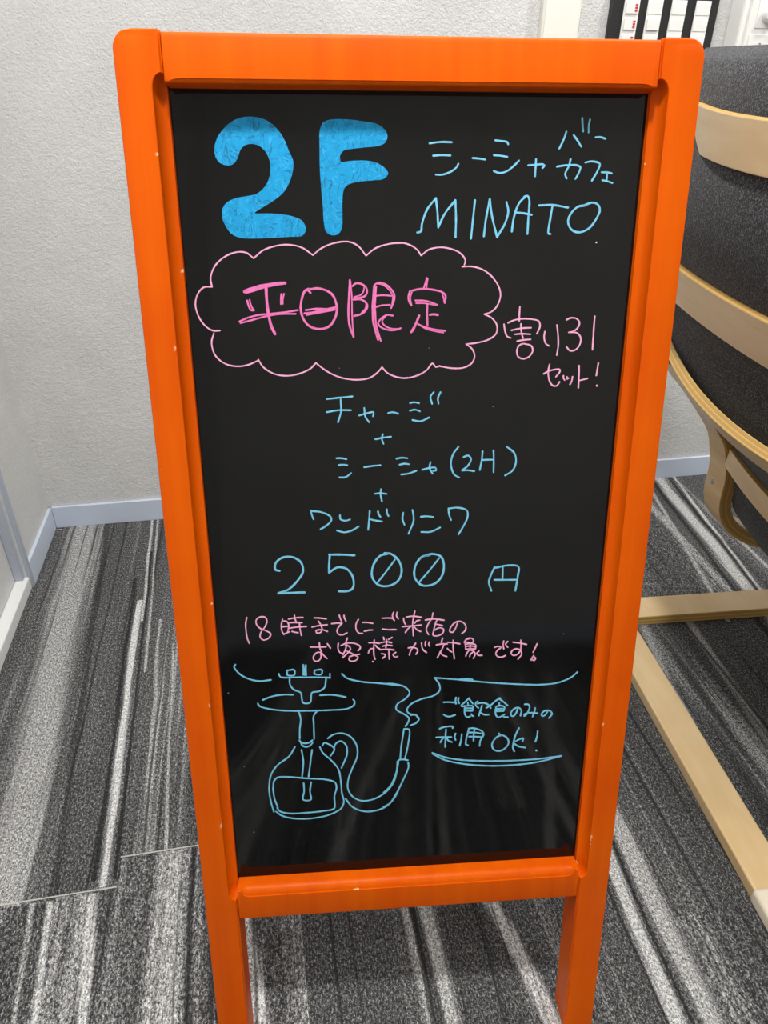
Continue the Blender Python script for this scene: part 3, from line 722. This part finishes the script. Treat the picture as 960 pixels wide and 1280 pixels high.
  (1.93,[(-1219,-5559),(-1219,-5630),(-1185,-5692),(-1116,-5733),(-1107,-5798),(-1098,-5850),(-1060,-5863),(-1024,-5850),(-1012,-5783),(-1002,-5739),(-931,-5726),(-876,-5688),(-855,-5588)]),
  (1.92,[(-1501,-5797),(-1408,-5762),(-1302,-5747),(-1193,-5753)]),
  (1.94,[(-923,-5774),(-826,-5773),(-737,-5788),(-661,-5810)]),
  (1.94,[(-1553,-5836),(-1537,-5867),(-1434,-5908),(-1258,-5938),(-1045,-5950),(-831,-5954),(-651,-5947),(-582,-5910),(-574,-5858),(-587,-5843)]),
  (1.96,[(-1143,-5957),(-1129,-6046),(-1144,-6171),(-1148,-6277)]),
  (1.96,[(-956,-5955),(-994,-6012),(-998,-6137),(-1000,-6290)]),
  (1.97,[(-1153,-6298),(-1132,-6331),(-1060,-6336),(-1019,-6306)]),
  (1.98,[(-1141,-6316),(-1125,-6364),(-1080,-6384),(-1034,-6359),(-1018,-6332)]),
  (1.99,[(-1136,-6417),(-1123,-6559),(-1144,-6756)]),
  (2.0,[(-1027,-6424),(-1051,-6586),(-1076,-6761)]),
  (2.0,[(-1203,-6377),(-1266,-6485),(-1399,-6596),(-1469,-6713),(-1497,-6889),(-1487,-7047),(-1463,-7182)]),
  (2.03,[(-944,-6397),(-919,-6463),(-831,-6567),(-760,-6681),(-736,-6850),(-730,-6986),(-711,-7101),(-745,-7191),(-869,-7263),(-1040,-7297),(-1229,-7291),(-1376,-7243),(-1439,-7183)]),
  (2.03,[(-1417,-7132),(-1448,-7005),(-1452,-6847),(-1436,-6781),(-1397,-6744),(-1278,-6747),(-1095,-6777),(-893,-6806),(-801,-6846),(-785,-6914),(-810,-7026),(-820,-7186),(-943,-7211),(-1132,-7221),(-1300,-7216),(-1401,-7179),(-1427,-7131)]),
  (2.03,[(-1131,-6835),(-1130,-6936),(-1143,-7048),(-1065,-7054),(-1068,-6940),(-1051,-6829)]),
  (2.02,[(-859,-6294),(-803,-6251),(-712,-6239),(-622,-6287),(-561,-6399),(-557,-6529),(-612,-6680),(-655,-6811),(-664,-6934),(-619,-7039),(-526,-7103),(-412,-7099),(-279,-7028),(-184,-6909),(-143,-6777),(-132,-6622)]),
  (1.99,[(-799,-6427),(-779,-6364),(-724,-6335),(-670,-6392),(-664,-6501),(-693,-6587),(-726,-6668)]),
  (1.99,[(-916,-6377),(-897,-6346),(-794,-6423),(-838,-6512)]),
  (2.06,[(-691,-7068),(-622,-7176),(-509,-7242),(-395,-7250),(-261,-7202),(-166,-7093),(-109,-6960)]),
  (2.04,[(-283,-7205),(-215,-7160),(-147,-7042),(-68,-6858),(-13,-6701),(-17,-6648)]),
  (2.03,[(-282,-7014),(-214,-6942),(-158,-6812),(-129,-6681),(-120,-6615)]),
  (2.0,[(-63,-6225),(-91,-6434),(-102,-6590)]),
  (2.0,[(-63,-6225),(-11,-6234),(-19,-6413),(-51,-6588)]),
  (2.02,[(-113,-6605),(-69,-6603),(-20,-6616)]),
 ]),
}
NUMERAL_OUTLINES = {
 '2': [(-1500,-883),(-1550,-866),(-1581,-824),(-1585,-762),(-1562,-693),(-1506,-624),(-1435,-570),(-1349,-539),(-1248,-538),(-1165,-560),(-1092,-613),(-1036,-690),(-998,-783),(-971,-845),(-975,-916),(-1003,-996),(-1055,-1076),(-1128,-1133),(-1218,-1185),(-1299,-1234),(-1203,-1237),(-1098,-1242),(-994,-1260),(-924,-1288),(-894,-1330),(-892,-1371),(-920,-1408),(-1018,-1416),(-1179,-1424),(-1303,-1429),(-1426,-1423),(-1494,-1395),(-1542,-1329),(-1563,-1263),(-1553,-1198),(-1520,-1157),(-1449,-1125),(-1361,-1109),(-1282,-1093),(-1228,-1060),(-1182,-1004),(-1155,-925),(-1156,-854),(-1186,-783),(-1235,-740),(-1294,-727),(-1345,-738),(-1382,-769),(-1402,-816),(-1430,-860),(-1466,-882)],
 'F': [(-672,-552),(-535,-548),(-398,-562),(-294,-580),(-234,-619),(-212,-661),(-226,-708),(-278,-735),(-400,-748),(-505,-760),(-566,-772),(-596,-812),(-594,-851),(-507,-846),(-402,-843),(-314,-855),(-244,-890),(-206,-938),(-245,-978),(-333,-989),(-439,-998),(-528,-1019),(-567,-1051),(-584,-1149),(-586,-1264),(-594,-1355),(-625,-1397),(-679,-1405),(-723,-1380),(-739,-1313),(-744,-1198),(-752,-1068),(-759,-907),(-756,-750),(-750,-626),(-724,-572)],
}
SPECKS = [(1570, -1468, 1.4), (737, -2857, 0.7), (146, -2331, 0.6), (-1838, -5699, 0.9), (-1691, -7438, 0.9), (-642, -2493, 0.5), (1561, -5190, 0.6), (139, -1333, 0.5), (928, -3285, 0.5), (-1737, -6588, 0.5)]

# ================================================================= the setting
XL, XR, YB, YF = -0.527, 2.4, 1.597, -1.35
T = 0.08
struct('floor', MB().box((XL - T, YF - T, -0.05), (XR + T, YB + T, 0)), M['carpet'], 'grey black and white streaked carpet planks')
struct('ceiling', MB().box((XL - T, YF - T, CEIL), (XR + T, YB + T, CEIL + 0.05)), M['ceiling'])
struct('wall_back', MB().box((XL - T, YB, 0), (XR + T, YB + T, CEIL)), M['wall'], 'grey textured wall behind the signboard')
struct('wall_left', MB().box((XL - T, 1.35, 0), (XL, YB, CEIL)).box((XL - T, YF, 0), (XL - 0.022, 1.35, CEIL)), M['wall'])
struct('wall_right', MB().box((XR, YF, 0), (XR + T, YB, CEIL)), M['wall'])
struct('wall_front', MB().box((XL - T, YF - T, 0), (XR + T, YF, CEIL)), M['wall'])
BH = 0.058
def skirting(name, a, b, m, h=BH):
    return struct(name, MB().box(a, (b[0], b[1], h)), m, bevel=0.0012)
skirting('baseboard_back', (XL + 0.008, YB - 0.008, 0.0), (XR, YB, BH), M['base'])
skirting('baseboard_left', (XL, 1.365, 0.0), (XL + 0.008, YB - 0.008, BH), M['base'])
skirting('baseboard_right', (XR - 0.006, YF, 0.0), (XR, YB - 0.006, BH), M['base'])
skirting('baseboard_front', (XL, YF, 0.0), (XR - 0.006, YF + 0.006, BH), M['base'])
t = MB()
t.box((XL - 0.022, YF + 0.006, 0.0), (XL + 0.004, 1.352, 0.030))
struct('trim_1', t, M['pale'], 'low white strip along the foot of the left wall', bevel=0.003)
t = MB()
t.box((XL - 0.024, 1.352, 0.0), (XL + 0.008, 1.366, CEIL)); t.box((XL - 0.022, 1.338, 0.03), (XL - 0.004, 1.352, CEIL))
struct('trim_2', t, M['alu'], 'grey upright joint strip on the left wall', bevel=0.002)

# cable duct, switches and control box on the back wall (x along the wall, z up)
wall_thing = lambda x, z: ROOM_M @ Matrix.Translation((x, YB, z))
duct = MB()
duct.box((-0.038, -0.016, 0.0), (0.038, 0, CEIL - BH)); duct.box((-0.034, -0.019, 0.0), (0.034, -0.016, CEIL - BH))
o = duct.build('cable_duct', M['duct'], bevel=0.0015); o.matrix_world = wall_thing(0.626, BH)
tag(o, 'cream vertical cable duct running up the grey back wall', 'cable duct')

sw = empty('switch_panel', 'black wall switch panel with four columns of white switches', 'switch panel', wall_thing(0.8395, 1.035))
MB().box((-0.1125, -0.012, -0.058), (0.1125, 0, 0.062)).build('mounting_frame', M['black'], sw, bevel=0.002)
for c, cx in enumerate((-0.072, -0.0235, 0.0265, 0.0780)):
    pl = MB().box((-0.0157, -0.0155, -0.053), (0.0157, -0.012, 0.0515)).build('switch_plate', M['white'], sw, bevel=0.001)
    pl.location = (cx, 0, 0)
    for r in range(4):
        z1 = 0.0485 - r * 0.0262; z0 = z1 - 0.0225
        wd = 0.0125 if c == 0 else (0.0125 if (c, r) == (1, 1) else 0.0148)
        hh = -0.0185 if c == 0 or (c, r) == (1, 1) else -0.0163
        b = MB().box((-wd, hh, z0 + 0.002), (wd, -0.0155, z1 - 0.002)).build('switch', M['white'], pl, bevel=0.0008)
        if c == 0:
            k = MB()
            for q in range(3): k.box((0.0055, -0.0192, z0 + 0.0055 + q * 0.0045), (0.0105, -0.0184, z0 + 0.0085 + q * 0.0045))
            k.build('indicator_marks', M['red'], b)['label'] = 'red markings'

cb = empty('control_box', 'white wall control box with a round dial above the chair back', 'control box', wall_thing(1.165, 0.987))
MB().box((-0.18, -0.044, 0.0), (0.18, 0, 0.42)).build('housing', M['white'], cb, bevel=0.003)
MB().box((-0.166, -0.048, 0.006), (0.176, -0.044, 0.414)).build('front_cover', M['white'], cb, bevel=0.002)
for i, x in enumerate((-0.157, -0.100)):
    p = MB().box((x, -0.0505, 0.015), (x + 0.051, -0.048, 0.046)).build('button_plate', M['white'], cb, bevel=0.0008)
    MB().box((x + 0.024, -0.0512, 0.030), (x + 0.028, -0.0504, 0.0315)).build('status_mark', M['dark'], p)
MB().disc((-0.125, -0.048, 0.080), (0, -1, 0), 0.0165, 0.0145, 0.016, 32).build('dial', M['white'], cb, bevel=0.0015)
MB().box((-0.15, -0.0495, 0.056), (-0.10, -0.048, 0.106)).build('dial_plate', M['white'], cb, bevel=0.001)

for i, (lx, ly, lw) in enumerate(LAMPS):
    lm = empty('ceiling_light', 'small round white ceiling downlight', 'ceiling light', ROOM_M @ Matrix.Translation((lx, ly, CEIL)), 'ceiling downlights')
    k = MB(); n = 32
    rr = [[(r * math.cos(6.28319 * a / n), r * math.sin(6.28319 * a / n), z) for a in range(n)] for r, z in ((0.12, 0), (0.12, -0.012), (0.10, -0.018), (0.092, -0.012), (0.092, 0))]
    k.rings(rr, cap=False); k.build('rim', M['white'], lm)
    MB().disc((0, 0, -0.004), (0, 0, 1), 0.092, 0.092, 0.003, 32).build('diffuser', M['lamp'], lm)

# ================================================================= the signboard
BYAW, TILT = 0.082048, 0.241824
A, B, LEN, SIZE = 0.225, 0.190, 1.055, 0.9758
Uv = Vector((math.cos(BYAW), math.sin(BYAW), 0)); nv = Vector((-math.sin(BYAW), math.cos(BYAW), 0))
Vv = Vector((0, 0, 1)) * math.cos(TILT) + nv * math.sin(TILT)
Yv = nv * math.cos(TILT) - Vector((0, 0, 1)) * math.sin(TILT)
O = Vector((0.0193, 0.6307, 0.9997))       # middle of the top edge of the front face
SM = Matrix((Uv, Yv, Vv)).transposed().to_4x4() @ Matrix.Scale(SIZE, 4); SM.translation = O - Vv * (LEN * SIZE); SM.translation.z = 0.0
sign = empty('a_frame_sign', 'orange wooden A-frame signboard with black board and coloured marker writing', 'signboard', SM)
tn = math.tan(TILT)
D = 0.038                       # depth of the posts
V1, V2, V3 = 0.032, 0.8125, 0.845
C = 0.0085                      # width of the rounded moulding
PANEL_Y = 0.0195

def post(side):
    rings = []
    R = 0.013
    vs = [0.0, 0.0004, 0.0015, 0.003, 0.005, 0.007, 0.009, 0.011, 0.013]
    vs += [V1 + 0.008 + x for x in (-0.012, -0.0115, -0.011, -0.010, -0.008, -0.005, -0.001)]
    vs += [V2 - C + x for x in (0.0015, 0.0055, 0.0085, 0.0105, 0.0115, 0.012, 0.0125)]
    vs += [LEN - 0.003, LEN]
    for v in vs:
        ou = A - (R - math.sqrt(max(0, R * R - (R - v) ** 2)) if v < R else 0)
        lo, hi = V1 + 0.008 - 0.012, V2 - C + 0.0125
        s = 0.0
        if lo < v < hi:
            q = min(v - lo, hi - v) / 0.011
            s = 1.0 if q >= 1 else math.sqrt(max(0, 1 - (1 - q) ** 2))
        e = 0.003
        eb = 0.0012 if v < 0.001 else 0.0
        c = max(0.0012, C * s); g = 0.0012 * s + 0.00005
        pts = [(ou, D - e), (ou, e + eb), (ou - 0.0009, 0.0009 + eb), (ou - e, eb), (B + c + 0.0006, eb), (B + c, 0.0005 + eb)]
        for k in range(1, 7):
            a = k / 6 * math.pi / 2
            pts.append((B + c * math.cos(a), 0.0005 + eb + c * 1.6 * math.sin(a)))
        pts += [(B, D - 0.001), (B + 0.001, D), (ou - e, D)]
        ring = []
        for u, y in pts:
            z = LEN - v
            if v == LEN: z = y * tn
            elif v == LEN - 0.003: z = 0.004 + y * tn
            ring.append((u * side, y, z))
        rings.append(ring)
    return MB().rings(rings)
post(-1).build('post', M['stain'], sign, angle=28)
post(1).build('post', M['stain'], sign, angle=28)

def rail(z_face0, z_face1, mould, C):
    """horizontal rail; mould = +1 moulding along its upper edge, -1 along its lower edge"""
    W_ = B - 0.0009
    rings = []
    xs = [-W_, -W_ + 0.001, -W_ + 0.004, -W_ + 0.0045, -W_ + 0.006, -W_ + 0.008, -W_ + 0.011, -W_ + 0.016]
    xs = xs + [-x for x in xs[::-1]]
    for x in xs:
        q = (W_ - 0.004 - abs(x)) / 0.010
        s = 0 if q <= 0 else (1.0 if q >= 1 else math.sqrt(1 - (1 - q) ** 2))
        e = 0.0008 if abs(x) > W_ - 0.0005 else 0.0
        ze, zi = (z_face0, z_face1 + C) if mould > 0 else (z_face1, z_face0 - C)   # outer edge, inner (board side) edge
        m_ = 1 if mould > 0 else -1
        c = max(0.0012, C * s); g = 0.0012 * s + 0.00005
        pts = [(D - 0.002, ze), (0.0048 + e, ze), (0.0025 + e, ze + m_ * 0.0006), (0.0007 + e, ze + m_ * 0.0022), (e, ze + m_ * 0.0045), (e, zi - m_ * (c + 0.0002)), (g + e, zi - m_ * c)]
        r = c * 0.92
        for k in range(1, 6):
            a = k / 5 * math.pi / 2
            pts.append((g + e + r * (1 - math.cos(a)), zi - m_ * (c - r * math.sin(a) - (c - r) * k / 5)))
        pts += [(D - 0.002, zi)]
        rings.append([(x, y, z) for y, z in pts])
    return MB().rings(rings)
rail(LEN - V1, LEN - 0.0008, -1, 0.0025).build('top_rail', M['stain'], sign, angle=28)
rail(LEN - V3, LEN - V2, 1, 0.0085).build('bottom_rail', M['stain'], sign, angle=28)
panel = MB().box((-B - 0.004, PANEL_Y, LEN - V2 - 0.006), (B + 0.004, PANEL_Y + 0.005, LEN - V1 + 0.002)).build('marker_board', M['panel'], sign, smooth=False)
panel['label'] = 'glossy black board with hand-drawn marker writing'

# rear support frame, hinged behind the top rail
hz, hy = LEN - 0.03, D + 0.004
c2, s2 = math.cos(2 * TILT), math.sin(2 * TILT)
dn = Vector((0, s2, -c2)); bk = Vector((0, c2, s2))
hw = (SM @ Vector((0, hy, hz))).z
RL = hw / math.cos(TILT) / SIZE - 0.002
def rbox(x0, x1, l0, l1, b0, b1, foot=False):
    mb = MB(); o_ = Vector((0, hy, hz)); P = []
    for l in (l0, l1):
        for x, b in ((x0, b0), (x1, b0), (x1, b1), (x0, b1)):
            ll = l + (b * tn if foot and l == l1 else 0)
            P.append(o_ + Vector((x, 0, 0)) + dn * ll + bk * b)
    i = mb.add(P)
    for q in ((0, 1, 2, 3), (7, 6, 5, 4), (0, 4, 5, 1), (1, 5, 6, 2), (2, 6, 7, 3), (3, 7, 4, 0)): mb.face([i + k for k in q])
    return mb
for sx in (-1, 1):
    rbox(min(sx * A, sx * B), max(sx * A, sx * B), -0.02, RL - 0.001, 0, 0.026, True).build('rear_leg', M['stain'], sign, bevel=0.002)
    rbox(sx * 0.12 - 0.02, sx * 0.12 + 0.02, -0.018, 0.03, -0.0055, -0.0005).build('hinge', M['steel'], sign, bevel=0.0005)
rbox(-B, B, -0.02, 0.02, 0, 0.026).build('rear_rail', M['stain'], sign, bevel=0.002)
rbox(-B, B, RL - 0.26, RL - 0.22, 0, 0.026).build('rear_rail', M['stain'], sign, bevel=0.002)

# handwriting: raised marker strokes on the board, in tenths of a millimetre from the middle of the top edge
def ribbon(mb, pts, width, lift):
    P = catmull([(x * 1e-4, z * 1e-4) for x, z in pts], 0.0012)
    Q = [P[0]]
    for p in P[1:]:
        if (p - Q[-1]).length > 2e-5: Q.append(p)
    if len(Q) < 2: Q = [Q[0], Q[0] + Vector((2e-4, 0))]
    h = width * 0.39e-3
    def T_(i):
        d = Q[min(i + 1, len(Q) - 1)] - Q[max(i - 1, 0)]
        return d.normalized() if d.length > 1e-9 else Vector((1, 0))
    rows = []
    for a in (0, 35, 65):
        t_ = T_(0); r = math.radians(a); c = Q[0] - t_ * h * math.cos(r); n_ = Vector((-t_.y, t_.x)) * max(0.02 * h, h * math.sin(r)); rows.append((c + n_, c - n_))
    ph = random.random() * 6
    for i, p in enumerate(Q):
        t_ = T_(i); k = 1 + 0.09 * math.sin(ph + i * 0.55) ; n_ = Vector((-t_.y, t_.x)) * h * k; rows.append((p + n_, p - n_))
    for a in (65, 35, 0):
        t_ = T_(len(Q) - 1); r = math.radians(a); c = Q[-1] + t_ * h * math.cos(r); n_ = Vector((-t_.y, t_.x)) * max(0.02 * h, h * math.sin(r)); rows.append((c + n_, c - n_))
    y1, y0 = PANEL_Y - lift, PANEL_Y + 0.0001
    mb.rings([[(a.x, y0, LEN + a.y), (a.x, y1, LEN + a.y), (b.x, y1, LEN + b.y), (b.x, y0, LEN + b.y)] for a, b in rows])
NICE = {'shop_kind_writing': 'pale blue shop description at the upper right', 'shop_name_writing': 'pale blue capital letters reading MINATO', 'cloud_outline': 'pink cloud outline around the pink heading',
        'weekday_limited_writing': 'strong pink heading inside the cloud', 'discount_set_writing': 'pink discount note right of the cloud', 'set_contents_writing': 'pale blue list joined by plus signs',
        'price_writing': 'pale blue price of 2500 yen', 'time_condition_writing': 'two lines of small pink writing', 'speech_lines': 'pale blue wavy smoke and divider lines',
        'food_only_writing': 'pale blue note with OK and a double underline', 'hookah_drawing': 'pale blue line drawing of a water pipe'}
PIECES = {'price_writing': [('price_digit', 'pale blue digit 2', 2), ('price_digit', 'pale blue digit 5', 3), ('price_digit', 'pale blue slashed zero beside the 5', 2), ('price_digit', 'pale blue slashed zero, last digit', 2), ('yen_character', 'pale blue yen character', 4)],
          'speech_lines': [('divider_line', 'short pale blue curved line at the left', 1), ('divider_line', 'pale blue line running into smoke', 2), ('divider_line', 'long pale blue line at the right ending in smoke', 4)]}
for j, (name, (colr, strokes)) in enumerate(WRITING.items()):
    parts = PIECES.get(name, [(name, NICE[name], len(strokes))])
    k0 = 0
    for pname, plabel, cnt in parts:
        mb = MB()
        for k, (wd, pts) in enumerate(strokes[k0:k0 + cnt]): ribbon(mb, pts, wd, 0.00030 + 0.00001 * (k % 9))
        k0 += cnt
        o = mb.build(pname, M[colr], panel, smooth=False); o['label'] = plabel
for name, pts in NUMERAL_OUTLINES.items():
    P = catmull([(x * 1e-4, z * 1e-4) for x, z in pts + pts[:1]], 0.002)[:-1]
    tri = tessellate_polygon([[Vector((p.x, p.y, 0)) for p in P]])
    mb = MB(); n = len(P)
    i = mb.add([(p.x, PANEL_Y - 0.00035, LEN + p.y) for p in P]); k = mb.add([(p.x, PANEL_Y + 0.0001, LEN + p.y) for p in P])
    for t_ in tri: mb.face([i + q for q in t_])
    for q in range(n): mb.face((i + q, i + (q + 1) % n, k + (q + 1) % n, k + q))
    o = mb.build('floor_letter' if name == 'F' else 'floor_number', M['fill'], panel, smooth=False)
    o['label'] = 'thick bright blue ' + ('letter F' if name == 'F' else 'number 2')
for x, z, r in SPECKS: MB().disc((x * 1e-4, PANEL_Y + 0.0001, LEN + z * 1e-4), (0, -1, 0), r * 0.00055, r * 0.0004, 0.0004, 10).build('chalk_speck', M['chalk'], panel, smooth=False)

# ================================================================= the armchair (faces away to the right; seen from behind)
CHY = math.radians(7)
CO = Vector((0.545, 0.57, 0.0))
def strip(path, thick, t0, t1, closed_ends=True):
    """bent-wood strip: path in (s, z), thickness to the right of travel, width from t0 to t1"""
    P = catmull(path, 0.012)
    rows = []
    for i, p in enumerate(P):
        d = (P[min(i + 1, len(P) - 1)] - P[max(i - 1, 0)]).normalized(); n_ = Vector((d.y, -d.x)) * (-thick)
        q = p + n_
        rows.append([(p.x, t0, p.y), (p.x, t1, p.y), (q.x, t1, q.y), (q.x, t0, q.y)])
    return MB().rings(rows, mi=[0, 1, 0, 1], uvv=[(0, 0), (0, 1), (0, 0), (1, 0)])
WOOD = [M['birch'], M['ply']]
def slat(s_mid, z_top, width, tilt, thick, bow, t0, t1, n=28):
    tm, hw_ = (t0 + t1) / 2, (t1 - t0) / 2
    rows = []
    for i in range(n + 1):
        t_ = t0 + (t1 - t0) * i / n
        k_ = bow * ((t_ - tm) / hw_) ** 2
        ca, sa = math.cos(tilt), math.sin(tilt); s_ = s_mid + k_ * ca; zt = z_top + k_ * sa
        ob = (s_ + sa * width, zt - ca * width); ot = (s_, zt)
        it = (s_ + ca * thick, zt + sa * thick); ib = (ob[0] + ca * thick, ob[1] + sa * thick)
        rows.append([(ob[0], t_, ob[1]), (ot[0], t_, ot[1]), (it[0], t_, it[1]), (ib[0], t_, ib[1])])
    return MB().rings(rows, mi=[0, 1, 0, 1], uvv=[(0, 0), (0, 1), (0, 0), (1, 0)])
def cushion(path, h0, t0, t1, nt=44, fac=1.0, bulge=()):
    P = catmull(path, 0.016); n = len(P)
    def e(x, p): return max(0.0, 1 - abs(x) ** p) ** (1 / p)
    front, back = [], []
    for i, p in enumerate(P):
        d = (P[min(i + 1, n - 1)] - P[max(i - 1, 0)]).normalized(); nn = Vector((d.y, -d.x))
        u = 2 * i / (n - 1) - 1
        fr, bk_ = [], []
        for j in range(nt + 1):
            x = -math.cos(math.pi * j / nt); k_ = min(1.0, max(0, (p.y - 0.50) / 0.09)); t_ = (t0 + t1) / 2 + x * ((t1 - t0) / 2 * (0.88 + 0.12 * k_ * k_ * (3 - 2 * k_)))
            h = h0 * e(x, 12 - 6.5 * min(1.0, max(0, (p.y - 0.50) / 0.09))) * e(u, 9.0); p_ = p + nn * ((0.030 + 0.020 * min(1.0, max(0.0, (p.y - 0.76) / 0.10))) * (1 - x * x) * (1 if i < n * 0.55 else max(0, 1 - (i - n * 0.55) / 6)))
            add = 0.0
            for zc, am, sg in bulge: add += am * math.exp(-((p.y - zc) / sg) ** 2) * (1 - x * x)
            a = p_ + nn * (h + add * (1 if h > 0.3 * h0 else 0)); b = p_ - nn * h
            fr.append((a.x, t_, a.y)); bk_.append((b.x, t_, b.y))
        front.append(fr); back.append(bk_)
    mb = MB(); rows = [f_ + b_[::-1][1:-1] for f_, b_ in zip(front, back)]
    return mb.rings(rows)

BRACKET = [(0.20, 0.5495), (0.10, 0.555), (0.03, 0.5785), (-0.02, 0.581), (-0.022, 0.572), (-0.007, 0.562), (0.029, 0.522), (0.052, 0.499), (0.077, 0.471), (0.107, 0.436), (0.127, 0.408), (0.139, 0.375), (0.148, 0.340), (0.151, 0.290), (0.159, 0.260), (0.178, 0.230), (0.212, 0.202), (0.262, 0.180), (0.36, 0.172)]
INNER = [(-0.022, 0.965), (-0.022, 0.93), (-0.034, 0.80), (-0.022, 0.70), (0.005, 0.61), (0.035, 0.56), (0.110, 0.51), (0.160, 0.455), (0.195, 0.39), (0.212, 0.325), (0.245, 0.270), (0.40, 0.265), (0.66, 0.335)]
CUSH = [(-0.026, 1.002), (-0.026, 0.93), (-0.025, 0.88), (-0.025, 0.80), (-0.010, 0.735), (0.016, 0.67), (0.026, 0.61), (0.062, 0.560), (0.118, 0.515), (0.165, 0.460), (0.197, 0.405), (0.212, 0.345), (0.228, 0.288), (0.275, 0.252), (0.40, 0.272), (0.72, 0.365)]
def armchair(name, label, origin, yaw):
    ch = empty(name, label, 'armchair', Matrix.Translation(origin) @ Matrix.Rotation(yaw, 4, 'Z'))
    # floor bar across the rear with felt sleeves
    MB().box((-0.028, -0.02, 0.0), (0.032, 0.59, 0.022)).build('rear_floor_bar', WOOD, ch, bevel=0.003)
    for t0 in (-0.062, 0.585):
        MB().box((-0.0315, t0, 0.0), (0.0355, t0 + 0.062, 0.0255)).build('felt_sleeve', M['felt'], ch, bevel=0.006)['label'] = 'cream felt sleeve'
    for t0, t1 in ((-0.062, 0.0), (0.565, 0.627)):
        strip([(0.040, 0.0005), (0.40, 0.0005), (0.60, 0.003), (0.70, 0.025), (0.742, 0.08), (0.735, 0.16), (0.70, 0.32), (0.68, 0.45), (0.655, 0.525), (0.58, 0.565), (0.40, 0.582), (0.20, 0.579), (0.02, 0.572)], 0.022, t0, t1).build('arm_and_leg_frame', WOOD, ch, bevel=0.0015)
    for t0, t1 in ((-0.062, 0.0), (0.567, 0.627)):
        r = strip(BRACKET[4:], 0.024, t0, t1).build('arm_bracket', WOOD, ch, bevel=0.0015)
        MB().disc((0.1496, t0 + 0.038, 0.316), (-1, 0, 0.05), 0.0066, 0.0045, 0.004, 16).build('bolt', M['steel'], r)['label'] = 'steel bolt head'
    for t0, t1 in ((0.022, 0.052), (0.513, 0.543)):
        strip(INNER, 0.020, t0, t1).build('side_rail', WOOD, ch, bevel=0.0015)
    for a in ((-0.135, 0.936, 0.053, 0.17, 0.009, 0.076, -0.035, 0.600),
              (-0.098, 0.741, 0.057, 0.31, 0.014, 0.020, 0.0, 0.565),
              (-0.075, 0.584, 0.038, 0.732, 0.015, 0.046, 0.0, 0.565)):
        slat(*a).build('back_slat', WOOD, ch, bevel=0.0012)
    slat(0.105, 0.405, 0.035, 0.0, 0.011, 0.032, 0.0, 0.565).build('rear_crossbar', WOOD, ch, bevel=0.0012)
    slat(0.62, 0.340, 0.045, math.radians(0), 0.018, 0.0, 0.046, 0.518).build('front_crossbar', WOOD, ch, bevel=0.0015)
    c = cushion(CUSH, 0.042, -0.075, 0.640, bulge=((0.83, 0.006, 0.05),)).build('cushion', M['fabric'], ch, angle=180)
    return ch
armchair('armchair', 'bent birch armchair with charcoal cushion behind the right side of the signboard', CO, CHY)
